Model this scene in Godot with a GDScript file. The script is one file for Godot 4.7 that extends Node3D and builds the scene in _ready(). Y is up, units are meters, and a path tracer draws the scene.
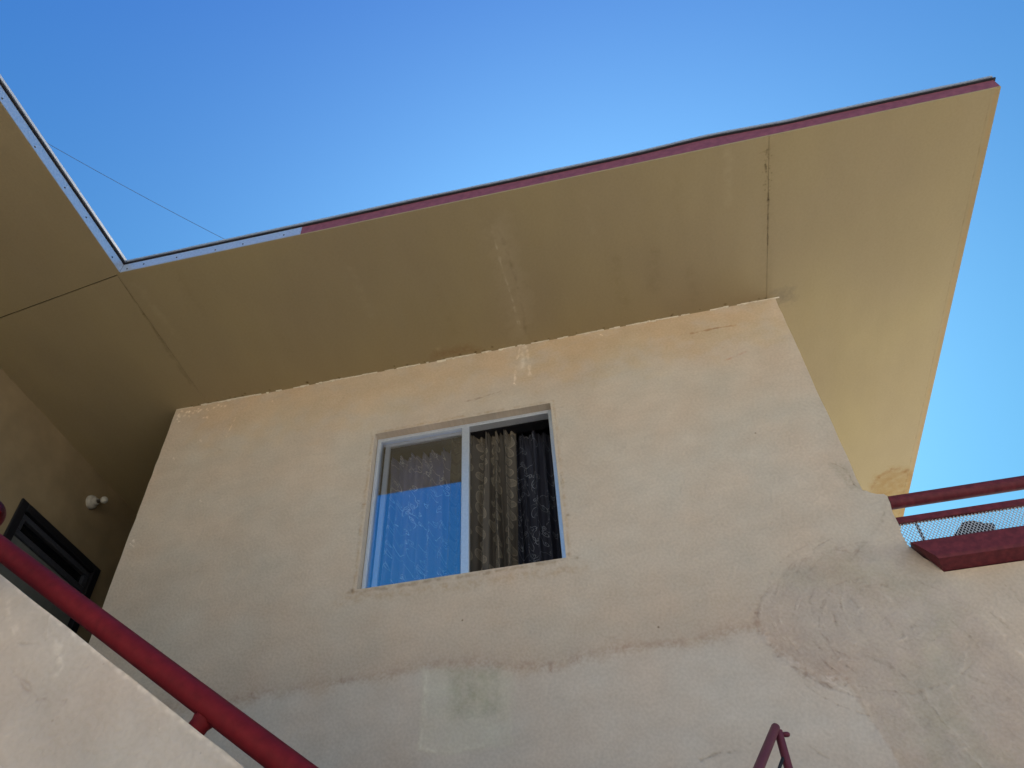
extends Node3D
# Open-shade view up at a stucco apartment corner under a wide roof overhang.

const EXPO := 2.6
const TOP := 5.8            # underside of the roof
const EAVE_Z := 1.232       # front eave
const EAVE_L := -1.347      # eave of the left wing
const EAVE_R := 4.035       # eave past the right corner
const WING := -2.592        # wall of the left wing
const BACK := -4.4

var taken := {}


# ------------------------------------------------------------------ painter
class Painter:
	var w: int
	var h: int
	var ppm: float
	var x0: float
	var y0: float
	var flip: bool          # true: row 0 is the largest second coordinate
	var r := PackedFloat32Array()
	var g := PackedFloat32Array()
	var b := PackedFloat32Array()
	var hh := PackedFloat32Array()
	var rng := RandomNumberGenerator.new()

	func _init(x_min: float, x_max: float, y_min: float, y_max: float, per_m: float, up: bool, seed_no: int):
		ppm = per_m
		w = int((x_max - x_min) * per_m)
		h = int((y_max - y_min) * per_m)
		x0 = x_min
		flip = up
		y0 = y_max if up else y_min
		rng.seed = seed_no
		for a in [r, g, b, hh]:
			a.resize(w * h)

	func uv(x: float, y: float) -> Vector2:
		return Vector2((x - x0) * ppm / w, ((y0 - y) if flip else (y - y0)) * ppm / h)

	func px(p: Vector2) -> Vector2:
		return Vector2((p.x - x0) * ppm, ((y0 - p.y) if flip else (p.y - y0)) * ppm)

	func add(i: int, k: float, c: Vector3, dh: float):
		r[i] += c.x * k
		g[i] += c.y * k
		b[i] += c.z * k
		hh[i] += dh * k

	# a soft line along world points; c is an offset in 0..255 steps
	func line(pts: Array, width: float, c: Vector3, dh := 0.0, rough := 0.5, wobble := 0.0):
		var n := FastNoiseLite.new()
		n.seed = rng.randi() % 10000
		n.frequency = 0.05
		var wp := maxf(width * ppm, 0.6)
		for s in range(pts.size() - 1):
			var a := px(pts[s])
			var e := px(pts[s + 1])
			var m := wp * 3.0 + wobble * ppm
			for y in range(maxi(0, int(minf(a.y, e.y) - m)), mini(h, int(maxf(a.y, e.y) + m) + 1)):
				for x in range(maxi(0, int(minf(a.x, e.x) - m)), mini(w, int(maxf(a.x, e.x) + m) + 1)):
					var p := Vector2(x, y)
					var q := Geometry2D.get_closest_point_to_segment(p, a, e)
					if s > 0 and q == a:
						continue
					var d := p.distance_to(q)
					if d > m:
						continue
					if wobble > 0.0:
						d = absf(d + wobble * ppm * n.get_noise_2d(x * 0.7, y * 0.7))
					var k := exp(-d * d / (wp * wp))
					if k < 0.02:
						continue
					k *= clampf(1.0 - rough + rough * (0.5 + 1.6 * n.get_noise_2d(x, y)) * 1.4, 0.0, 1.5)
					add(y * w + x, k, c, dh)

	# a patch with a soft, broken edge
	func patch(pts: Array, feather: float, c: Vector3, dh := 0.0, rough := 0.4, freq := 0.02):
		var poly := PackedVector2Array()
		for p in pts:
			poly.append(px(p))
		var lo := poly[0]
		var hi := poly[0]
		for p in poly:
			lo = lo.min(p)
			hi = hi.max(p)
		var n := FastNoiseLite.new()
		n.seed = rng.randi() % 10000
		n.frequency = freq
		n.fractal_octaves = 4
		var f := feather * ppm
		for y in range(maxi(0, int(lo.y - f)), mini(h, int(hi.y + f) + 1)):
			for x in range(maxi(0, int(lo.x - f)), mini(w, int(hi.x + f) + 1)):
				var p := Vector2(x, y)
				var d := 1e9
				for i in poly.size():
					d = minf(d, p.distance_squared_to(Geometry2D.get_closest_point_to_segment(p, poly[i], poly[(i + 1) % poly.size()])))
				d = sqrt(d)
				if Geometry2D.is_point_in_polygon(p, poly):
					d = -d
				var v := n.get_noise_2d(x, y)
				var k := smoothstep(f, -f, d + f * 1.5 * v)
				if k > 0.01:
					add(y * w + x, k * (1.0 - rough + rough * (1.0 + 1.5 * v)), c, dh)

	func dab(p: Vector2, rad: float, c: Vector3, dh := 0.0):
		var q := px(p)
		var rp := rad * ppm
		for y in range(maxi(0, int(q.y - rp * 2)), mini(h, int(q.y + rp * 2) + 1)):
			for x in range(maxi(0, int(q.x - rp * 2)), mini(w, int(q.x + rp * 2) + 1)):
				var d := Vector2(x, y).distance_to(q) / rp
				add(y * w + x, exp(-d * d * 1.5), c, dh)

	func albedo() -> ImageTexture:
		var by := PackedByteArray()
		by.resize(w * h * 3)
		for i in w * h:
			by[i * 3] = int(clampf(r[i], 0, 255))
			by[i * 3 + 1] = int(clampf(g[i], 0, 255))
			by[i * 3 + 2] = int(clampf(b[i], 0, 255))
		return ImageTexture.create_from_image(Image.create_from_data(w, h, false, Image.FORMAT_RGB8, by))

	func height() -> ImageTexture:
		return ImageTexture.create_from_image(Image.create_from_data(w, h, false, Image.FORMAT_RF, hh.to_byte_array()))

	func material(scale_cm: float, rough: float) -> StandardMaterial3D:
		var m := StandardMaterial3D.new()
		m.albedo_texture = albedo()
		m.texture_repeat = false
		m.roughness = rough
		m.metallic_specular = 0.3
		m.heightmap_enabled = true
		m.heightmap_texture = height()
		m.heightmap_scale = scale_cm
		return m


func fbm(s: int, f: float, octaves := 4) -> FastNoiseLite:
	var n := FastNoiseLite.new()
	n.seed = s
	n.frequency = f
	n.fractal_octaves = octaves
	n.noise_type = FastNoiseLite.TYPE_SIMPLEX_SMOOTH
	return n


func v2(flat: Array) -> Array:
	var out := []
	for i in range(0, flat.size(), 2):
		out.append(Vector2(flat[i], flat[i + 1]))
	return out


# ------------------------------------------------------------------ mesh helpers
func mb() -> SurfaceTool:
	var st := SurfaceTool.new()
	st.begin(Mesh.PRIMITIVE_TRIANGLES)
	return st


func tri(st: SurfaceTool, a: Vector3, b: Vector3, c: Vector3, uvs := []):
	var n := (b - a).cross(c - a).normalized()
	var p := [a, c, b]
	var u := [uvs[0], uvs[2], uvs[1]] if uvs.size() else [Vector2(a.x + a.z, a.y), Vector2(c.x + c.z, c.y), Vector2(b.x + b.z, b.y)]
	for i in 3:
		st.set_normal(n)
		st.set_uv(u[i])
		st.add_vertex(p[i])


# corners anticlockwise seen from outside
func quad(st: SurfaceTool, a: Vector3, b: Vector3, c: Vector3, d: Vector3, uvs := []):
	if uvs.size():
		tri(st, a, b, c, [uvs[0], uvs[1], uvs[2]])
		tri(st, a, c, d, [uvs[0], uvs[2], uvs[3]])
	else:
		tri(st, a, b, c)
		tri(st, a, c, d)


func box(st: SurfaceTool, lo: Vector3, hi: Vector3, bevel := 0.0):
	if bevel <= 0.0:
		var p := func(i: int) -> Vector3: return Vector3(hi.x if i & 1 else lo.x, hi.y if i & 2 else lo.y, hi.z if i & 4 else lo.z)
		for f in [[4, 5, 7, 6], [1, 0, 2, 3], [5, 1, 3, 7], [0, 4, 6, 2], [6, 7, 3, 2], [0, 1, 5, 4]]:
			quad(st, p.call(f[0]), p.call(f[1]), p.call(f[2]), p.call(f[3]))
		return
	# box with chamfered edges: three slabs of faces joined by chamfers
	var e := Vector3.ONE * bevel
	var c := (lo + hi) * 0.5
	var hs := (hi - lo) * 0.5
	for ax in 3:
		for s in [-1.0, 1.0]:
			var u := (ax + 1) % 3
			var v := (ax + 2) % 3
			var q := []
			for k in [[-1, -1], [1, -1], [1, 1], [-1, 1]]:
				var p := c
				p[ax] += s * hs[ax]
				p[u] += k[0] * (hs[u] - e[u])
				p[v] += k[1] * (hs[v] - e[v])
				q.append(p)
			if s < 0:
				q.reverse()
			quad(st, q[0], q[1], q[2], q[3])
			for s2 in [-1.0, 1.0]:   # chamfer between face ax and face u
				var a := c
				a[ax] += s * hs[ax]
				a[u] += s2 * (hs[u] - e[u])
				var b := c
				b[ax] += s * (hs[ax] - e[ax])
				b[u] += s2 * hs[u]
				var a0 := a
				var a1 := a
				var b0 := b
				var b1 := b
				a0[v] -= hs[v] - e[v]
				b0[v] -= hs[v] - e[v]
				a1[v] += hs[v] - e[v]
				b1[v] += hs[v] - e[v]
				if s * s2 > 0:
					quad(st, a0, b0, b1, a1)
				else:
					quad(st, a1, b1, b0, a0)
	for sx in [-1.0, 1.0]:
		for sy in [-1.0, 1.0]:
			for sz in [-1.0, 1.0]:
				var s := Vector3(sx, sy, sz)
				var pa := c + s * (hs - e) + Vector3(sx * bevel, 0, 0)
				var pb := c + s * (hs - e) + Vector3(0, sy * bevel, 0)
				var pc := c + s * (hs - e) + Vector3(0, 0, sz * bevel)
				if sx * sy * sz > 0:
					tri(st, pa, pb, pc)
				else:
					tri(st, pa, pc, pb)


# polygon in (x, y), extruded from z0 to z1 (z1 nearer); pt is given anticlockwise
func prism(st: SurfaceTool, pts: Array, z0: float, z1: float, sides := true, paint: Painter = null):
	var poly := PackedVector2Array(pts)
	if Geometry2D.is_polygon_clockwise(poly):   # Godot's y-down sense: anticlockwise in y-up reads as clockwise
		pass
	var ids := Geometry2D.triangulate_polygon(poly)
	for i in range(0, ids.size(), 3):
		var a := poly[ids[i]]
		var b := poly[ids[i + 1]]
		var c := poly[ids[i + 2]]
		if (b - a).cross(c - a) < 0:
			var t := b
			b = c
			c = t
		var uvs := [paint.uv(a.x, a.y), paint.uv(b.x, b.y), paint.uv(c.x, c.y)] if paint else []
		tri(st, Vector3(a.x, a.y, z1), Vector3(b.x, b.y, z1), Vector3(c.x, c.y, z1), uvs)
		tri(st, Vector3(a.x, a.y, z0), Vector3(c.x, c.y, z0), Vector3(b.x, b.y, z0), [uvs[0], uvs[2], uvs[1]] if paint else [])
	if sides:
		for i in poly.size():
			rim(st, poly[i], poly[(i + 1) % poly.size()], z0, z1, paint)


func rim(st: SurfaceTool, a: Vector2, b: Vector2, z0: float, z1: float, paint: Painter = null):
	var d := 0.0
	var ua := [paint.uv(a.x, a.y), paint.uv(a.x, a.y + (z1 - z0) * d), paint.uv(b.x, b.y), paint.uv(b.x, b.y)] if paint else []
	quad(st, Vector3(a.x, a.y, z1), Vector3(a.x, a.y, z0), Vector3(b.x, b.y, z0), Vector3(b.x, b.y, z1), ua)


# round pipe along points, smooth; radius may be one number or one per point
func tube(st: SurfaceTool, pts: Array, rad, sides := 16, caps := true):
	var n := pts.size()
	var up := Vector3.UP
	var rings := []
	var dirs := []
	for i in n:
		var d: Vector3 = (pts[mini(i + 1, n - 1)] - pts[maxi(i - 1, 0)]).normalized()
		if absf(d.dot(up)) > 0.95:
			up = Vector3.RIGHT
		var x := d.cross(up).normalized()
		up = x.cross(d).normalized()
		var ring := []
		var ri: float = rad if rad is float else rad[i]
		for k in sides:
			var t := TAU * k / sides
			var nn := x * cos(t) + up * sin(t)
			ring.append([pts[i] + nn * ri, nn])
		rings.append(ring)
		dirs.append(d)
	for i in n - 1:
		for k in sides:
			var q := [rings[i][k], rings[i + 1][k], rings[i + 1][(k + 1) % sides], rings[i][(k + 1) % sides]]
			for id in [0, 2, 1, 0, 3, 2]:
				st.set_normal(q[id][1])
				st.set_uv(Vector2(float(k) / sides, i))
				st.add_vertex(q[id][0])
	if caps:
		for e in [0, n - 1]:
			for k in sides:
				var a: Vector3 = rings[e][k][0]
				var b: Vector3 = rings[e][(k + 1) % sides][0]
				if e == 0:
					tri(st, pts[e], a, b)
				else:
					tri(st, pts[e], b, a)


# points of a pipe with a domed end appended
func domed(pts: Array, rad: float, at_end := true) -> Array:
	var p := pts.duplicate()
	var rr := []
	for i in p.size():
		rr.append(rad)
	var d: Vector3 = (p[-1] - p[-2]).normalized() if at_end else (p[0] - p[1]).normalized()
	var tip: Vector3 = p[-1] if at_end else p[0]
	for k in range(1, 7):
		var t := k * PI / 12.0
		var q := tip + d * rad * sin(t)
		if at_end:
			p.append(q)
			rr.append(maxf(rad * cos(t), 0.0005))
		else:
			p.push_front(q)
			rr.push_front(maxf(rad * cos(t), 0.0005))
	return [p, rr]


func lathe(st: SurfaceTool, at: Vector3, axis: Vector3, profile: Array, sides := 24):
	var pts := []
	var rr := []
	for p in profile:
		pts.append(at + axis * p.x)
		rr.append(maxf(p.y, 0.0005))
	# rings with their own normals
	var u := axis.cross(Vector3.UP).normalized() if absf(axis.y) < 0.9 else Vector3.RIGHT
	var v := u.cross(axis).normalized()
	for i in pts.size() - 1:
		var slope: Vector2 = (profile[i + 1] - profile[i]).normalized()
		for k in sides:
			var q := []
			for c in [[i, k], [i + 1, k], [i + 1, k + 1], [i, k + 1]]:
				var t: float = TAU * c[1] / sides
				var rad_dir := u * cos(t) + v * sin(t)
				q.append([pts[c[0]] + rad_dir * rr[c[0]], (rad_dir * slope.x - axis * slope.y).normalized()])
			for id in [0, 2, 1, 0, 3, 2]:
				st.set_normal(q[id][1])
				st.set_uv(Vector2.ZERO)
				st.add_vertex(q[id][0])


func numbered(called: String, parent: Node) -> String:
	var key := str(parent.get_instance_id()) + called
	var n: int = taken.get(key, 0)
	taken[key] = n + 1
	return called if n == 0 else "%s_%03d" % [called, n]


func part(called: String, st: SurfaceTool, m: Material, parent: Node = self) -> MeshInstance3D:
	var o := MeshInstance3D.new()
	o.mesh = st.commit()
	o.material_override = m
	o.name = numbered(called, parent)
	parent.add_child(o, true)
	return o


func thing(called: String, label: String, category: String, group := "") -> Node3D:
	var o := Node3D.new()
	o.name = numbered(called, self)
	add_child(o, true)
	return tag(o, label, category, group)


func tag(o: Node3D, label: String, category: String, group := "") -> Node3D:
	o.set_meta("label", label)
	o.set_meta("category", category)
	if group:
		o.set_meta("group", group)
	return o


func ramp_noise(s: int, f: float, c0: Color, c1: Color, size := 512, octaves := 5) -> NoiseTexture2D:
	var t := NoiseTexture2D.new()
	t.width = size
	t.height = size
	t.seamless = true
	t.noise = fbm(s, f, octaves)
	var gr := Gradient.new()
	gr.set_color(0, c0)
	gr.set_color(1, c1)
	t.color_ramp = gr
	return t


func grey_noise(s: int, f: float, size := 512, octaves := 5) -> NoiseTexture2D:
	return ramp_noise(s, f, Color.BLACK, Color.WHITE, size, octaves)


func surface(c0: Color, c1: Color, f: float, rough: float, relief: float, s: int, tri_scale := 0.5, metal := 0.0) -> StandardMaterial3D:
	var m := StandardMaterial3D.new()
	m.albedo_texture = ramp_noise(s, f, c0, c1)
	m.roughness = rough
	m.metallic = metal
	m.metallic_specular = 0.4
	m.uv1_triplanar = true
	m.uv1_world_triplanar = true
	m.uv1_scale = Vector3.ONE * tri_scale
	if relief != 0.0:
		m.heightmap_enabled = true
		m.heightmap_texture = grey_noise(s + 7, f * 2.0)
		m.heightmap_scale = relief
	return m


# ------------------------------------------------------------------ sky
func sky_texture() -> ImageTexture:
	var w := 512
	var h := 256
	var im := Image.create_empty(w, h, false, Image.FORMAT_RGBF)
	var se := deg_to_rad(40.0)
	var sun := Vector3(0, sin(se), -cos(se))
	for j in h:
		var el := PI * (0.5 - (j + 0.5) / h)
		for i in w:
			var az := TAU * (i + 0.5) / w
			var d := Vector3(cos(el) * sin(az), sin(el), -cos(el) * cos(az))
			var y := maxf(d.y, 0.0)
			var c := Vector3(0.010, 0.090, 0.526) + Vector3(0.094, 0.405, 0.165) * (1.0 - y)
			var ga := rad_to_deg(acos(clampf(d.dot(sun), -1, 1)))
			var gl := exp(-sqrt(ga * ga + 225.0) / 15.0)
			c += Vector3(0.989, 2.086, 2.595) * gl
			var low := smoothstep(0.42, 0.0, y)
			c = c.lerp(Vector3(0.42, 0.62, 0.80), low * 0.8)
			if d.y < 0:
				c = Vector3(0.30, 0.29, 0.27)
			c /= EXPO
			im.set_pixel(i, j, Color(c.x, c.y, c.z))
	return ImageTexture.create_from_image(im)


# ------------------------------------------------------------------ surfaces with their own marks
func paint_front_wall() -> Painter:
	var p := Painter.new(-1.66, 3.66, 2.3, 5.82, 300.0, true, 11)
	var big := fbm(1, 0.0035, 3)
	var mid := fbm(2, 0.014, 4)
	var fine := fbm(3, 0.16, 3)
	var hue := fbm(4, 0.006, 3)
	var trowel := fbm(5, 0.02, 3)
	var lowx := [-1.66, -1.03, -0.52, -0.03, 0.23, 0.42, 0.62, 1.06, 1.2, 1.43, 1.68, 1.9, 2.09, 2.14, 2.24, 2.4, 2.45, 2.5, 2.6, 3.7]
	var lowy := [3.40, 3.436, 3.435, 3.454, 3.456, 3.479, 3.466, 3.373, 3.399, 3.424, 3.413, 3.422, 3.45, 3.30, 3.21, 3.12, 2.95, 2.73, 2.3, 2.3]
	var seg := 0
	for x in p.w:
		var wx := p.x0 + x / p.ppm
		seg = 0
		while seg < lowx.size() - 2 and wx > lowx[seg + 1]:
			seg += 1
		var yb: float = lerpf(lowy[seg], lowy[seg + 1], clampf((wx - lowx[seg]) / (lowx[seg + 1] - lowx[seg]), 0, 1))
		for y in p.h:
			var wy := p.y0 - y / p.ppm
			var i := y * p.w + x
			var m := mid.get_noise_2d(x, y)
			var f := fine.get_noise_2d(x, y)
			var bg := big.get_noise_2d(x, y)
			var hu := hue.get_noise_2d(x, y)
			var tr := trowel.get_noise_2d(x * 0.45 + y * 0.25, y * 1.3)
			var low := smoothstep(-0.045, 0.035, yb - wy + m * 0.06 + f * 0.025)
			var v := bg * 5.0 + m * 5.0 + f * 8.0 + tr * 3.5
			var band := (1.0 - low) * exp(-maxf(wy - yb, 0.0) / 0.16) * (0.75 + 0.9 * m)
			p.r[i] = 197.0 + v + hu * 4.0 - band * 9.0
			p.g[i] = 183.0 + v - hu * 1.0 + low * 3.0 - band * 12.0
			p.b[i] = 167.0 + v - hu * 4.0 + low * 7.0 - band * 12.0
			p.hh[i] = 0.5 + f * 0.10 * (1.0 - 0.4 * low) + m * 0.2 + bg * 0.35 + tr * 0.12 - low * 0.08
	# the upper edge of the smoother repaired band
	var edge := []
	for k in 13:
		edge.append(Vector2(lowx[k], lowy[k] + 0.02))
	p.line(edge, 0.018, Vector3(-6, -8, -8), 0.05, 0.8, 0.02)
	p.line(edge, 0.05, Vector3(-3, -4, -4), 0.0, 0.8, 0.02)
	# rough patch below the balcony rail
	var rp := v2([2.1, 3.53, 2.09, 3.399, 2.139, 3.296, 2.236, 3.209, 2.305, 3.137, 2.398, 3.147, 2.44, 3.102, 2.449, 2.959, 2.498, 2.728, 2.52, 2.4, 3.3, 2.4, 3.101, 3.234, 3.009, 3.6, 2.899, 3.774, 2.693, 3.812, 2.352, 3.762, 2.184, 3.638])
	p.patch(rp, 0.05, Vector3(-8, -8, -5), 0.14, 0.5, 0.03)
	p.line(v2([2.184, 3.638, 2.1, 3.53, 2.09, 3.399, 2.139, 3.296, 2.236, 3.209, 2.305, 3.137, 2.398, 3.147]), 0.012, Vector3(-9, -10, -10), -0.10, 0.8, 0.03)
	p.line(v2([2.20, 3.62, 2.12, 3.53, 2.11, 3.40, 2.16, 3.31, 2.25, 3.225, 2.32, 3.155, 2.41, 3.16]), 0.014, Vector3(7, 7, 7), 0.10, 0.8, 0.03)
	p.line(v2([2.16, 3.27, 2.25, 3.185, 2.32, 3.12, 2.40, 3.13]), 0.007, Vector3(-15, -16, -16), -0.15, 0.8, 0.014)
	p.line(v2([2.44, 3.102, 2.449, 2.959, 2.498, 2.728]), 0.012, Vector3(5, 5, 5), 0.08, 0.9, 0.02)
	p.line(v2([2.184, 3.638, 2.352, 3.762, 2.568, 3.804, 2.726, 3.764]), 0.008, Vector3(-8, -9, -9), -0.08, 0.9, 0.025)
	p.line(v2([2.609, 3.738, 2.793, 3.884, 2.86, 3.96, 2.904, 4.054]), 0.007, Vector3(-8, -8, -8), -0.08, 0.9, 0.02)
	for k in 110:   # sweeping trowel arcs inside the patch
		var o := Vector2(2.62, 3.42) + Vector2(p.rng.randf_range(-0.1, 0.1), p.rng.randf_range(-0.1, 0.1))
		var rad := p.rng.randf_range(0.06, 0.48)
		var t0 := p.rng.randf_range(1.2, 5.2)
		var span := p.rng.randf_range(0.25, 0.8)
		var arc := []
		for q in 5:
			var t := t0 + span * q / 4.0
			arc.append(o + Vector2(cos(t), sin(t) * 0.95) * rad)
		var s := p.rng.randf_range(-9, 7)
		p.line(arc, p.rng.randf_range(0.003, 0.008), Vector3(s, s * 1.05, s), s * 0.016, 0.8, 0.008)
	for k in 60:   # long slanting strokes right of the patch
		var c := Vector2(p.rng.randf_range(2.5, 3.4), p.rng.randf_range(2.6, 3.6))
		var d := Vector2(0.35, -0.94) * p.rng.randf_range(0.1, 0.3)
		var s := p.rng.randf_range(-8, 7)
		p.line([c, c + d * 0.5 + Vector2(0.012, 0), c + d], p.rng.randf_range(0.003, 0.009), Vector3(s, s, s), s * 0.014, 0.8, 0.01)
	p.patch(v2([2.28, 3.70, 2.62, 3.80, 2.92, 3.60, 2.80, 3.30, 2.62, 3.10, 2.55, 2.70, 2.75, 2.4, 2.95, 2.5, 2.85, 3.0, 3.0, 3.4]), 0.10, Vector3(-7, -5, -8), 0.0, 0.7, 0.02)
	for k in 60:   # trowel strokes over the patch
		var c := Vector2(p.rng.randf_range(2.15, 3.0), p.rng.randf_range(2.6, 3.72))
		var d := Vector2(p.rng.randf_range(0.03, 0.14), 0).rotated(p.rng.randf_range(-1.3, -0.7))
		var s := p.rng.randf_range(-8, 7)
		p.line([c, c + d * 0.5, c + d + Vector2(0.01, 0)], p.rng.randf_range(0.003, 0.007), Vector3(s, s, s), s * 0.012, 0.6, 0.006)
	# pale square patch with a darker blotch
	p.patch(v2([0.413, 3.479, 0.875, 3.393, 0.856, 3.047, 0.549, 3.034, 0.407, 3.073]), 0.018, Vector3(2, 4, 1), 0.05, 0.4, 0.03)
	p.patch(v2([0.535, 3.462, 0.815, 3.433, 0.813, 3.188, 0.571, 3.194]), 0.03, Vector3(-13, -11, -13), -0.03, 0.7, 0.05)
	p.line(v2([0.43, 3.46, 0.42, 3.2, 0.41, 3.08, 0.55, 3.045, 0.72, 3.06]), 0.010, Vector3(7, 8, 7), 0.06, 0.8, 0.012)
	# leak streaks, chips and cracks
	p.line(v2([1.026, 5.80, 0.985, 5.6, 0.967, 5.432]), 0.005, Vector3(20, 21, 22), 0.0, 0.95, 0.014)
	p.line(v2([1.069, 5.795, 1.075, 5.62, 1.081, 5.481]), 0.009, Vector3(17, 18, 19), 0.0, 0.95, 0.016)
	p.line(v2([1.046, 5.80, 1.03, 5.55]), 0.018, Vector3(14, 16, 18), 0.0, 0.8, 0.01)
	for k in 34:
		var q := Vector2(-1.6 + absf(p.rng.randfn(0, 0.22)), 5.78 - absf(p.rng.randfn(0, 0.05)))
		p.dab(q, p.rng.randf_range(0.004, 0.012), Vector3(38, 40, 42), -0.15)
	for q in v2([-1.498, 5.71, -1.341, 5.66, -1.333, 5.431, -1.182, 4.865, -1.50, 5.3, -1.58, 4.62, -1.595, 4.6, -1.57, 4.58, 0.967, 5.43, 1.6, 5.76]):
		p.dab(q, p.rng.randf_range(0.005, 0.012), Vector3(48, 48, 50), -0.15)
		p.dab(q + Vector2(0.01, -0.012), 0.006, Vector3(36, 36, 36), -0.1)
	p.line(v2([-1.1, 5.6, -1.13, 5.42]), 0.005, Vector3(22, 22, 20), 0.0, 0.8, 0.006)
	p.line(v2([2.70, 4.345, 2.74, 4.335, 2.782, 4.283, 2.786, 4.185, 2.816, 4.138]), 0.0035, Vector3(-30, -32, -32), -0.3, 0.8, 0.008)
	p.patch(v2([2.70, 4.34, 2.80, 4.33, 2.81, 4.14, 2.76, 4.16]), 0.02, Vector3(-14, -12, -12), -0.05, 0.6, 0.06)
	for q in v2([0.616, 3.716, 1.621, 3.523, 2.384, 4.648]):
		p.dab(q, 0.005, Vector3(-75, -75, -75), -0.3)
	p.patch(v2([1.102, 5.863, 1.61, 5.861, 2.764, 5.739, 2.758, 5.50, 2.235, 5.472, 1.287, 5.457]), 0.22, Vector3(-1, -8, -20), 0.0, 0.3, 0.015)
	p.patch(v2([-1.5, 5.80, 1.1, 5.80, 1.0, 5.55, 0.2, 5.42, -0.272, 5.40, -1.186, 5.45]), 0.22, Vector3(2, -4, -13), 0.0, 0.3, 0.015)
	p.line(v2([2.2, 5.600, 2.35, 5.61, 2.496, 5.604]), 0.006, Vector3(-18, -26, -30), -0.1, 0.8, 0.008)
	p.line(v2([2.358, 5.291, 2.495, 5.331]), 0.007, Vector3(-6, -18, -18), -0.1, 0.7, 0.008)
	p.line(v2([0.60, 5.34, 0.74, 5.35, 0.868, 5.375]), 0.006, Vector3(-16, -18, -18), -0.15, 0.7, 0.01)
	p.line(v2([1.694, 2.88, 1.78, 2.90, 1.87, 2.893]), 0.006, Vector3(-20, -20, -20), -0.2, 0.7, 0.01)
	p.line(v2([2.708, 3.057, 2.75, 2.859]), 0.012, Vector3(8, 8, 8), 0.08, 0.8, 0.015)
	# brush marks and grime round the window
	p.line(v2([-0.05, 3.99, 0.3, 3.985, 0.8, 3.985, 1.26, 3.99]), 0.012, Vector3(-20, -22, -24), 0.1, 0.8, 0.012)
	p.line(v2([-0.10, 3.95, 0.5, 3.93, 1.3, 3.93]), 0.03, Vector3(-6, -9, -12), 0.0, 0.8, 0.02)
	p.line(v2([-0.02, 3.98, -0.02, 4.6, -0.015, 5.2, 0.6, 5.205, 1.22, 5.2]), 0.010, Vector3(-8, -12, -16), 0.12, 0.8, 0.01)
	p.line(v2([1.22, 5.2, 1.225, 4.6, 1.22, 4.0]), 0.010, Vector3(-6, -10, -14), 0.12, 0.8, 0.01)
	for q in v2([1.235, 4.28, -0.03, 4.0, 1.21, 4.02]):
		p.dab(q, 0.012, Vector3(-30, -32, -34), -0.2)
	for k in 90:   # faint trowel arcs all over
		var c := Vector2(p.rng.randf_range(-1.6, 2.8), p.rng.randf_range(2.5, 5.7))
		var d := Vector2(p.rng.randf_range(0.05, 0.25), 0).rotated(p.rng.randf_range(-0.5, 1.2))
		var s := p.rng.randf_range(-6, 5)
		p.line([c, c + d * 0.5 + d.orthogonal() * 0.12, c + d], p.rng.randf_range(0.003, 0.009), Vector3(s, s, s), s * 0.012, 0.7, 0.008)
	for k in 70:
		var q := Vector2(p.rng.randf_range(-1.6, 2.9), p.rng.randf_range(2.4, 5.7))
		var s := p.rng.randf_range(-26, 14)
		p.dab(q, p.rng.randf_range(0.002, 0.005), Vector3(s, s, s), s * 0.006)
	return p


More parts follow.
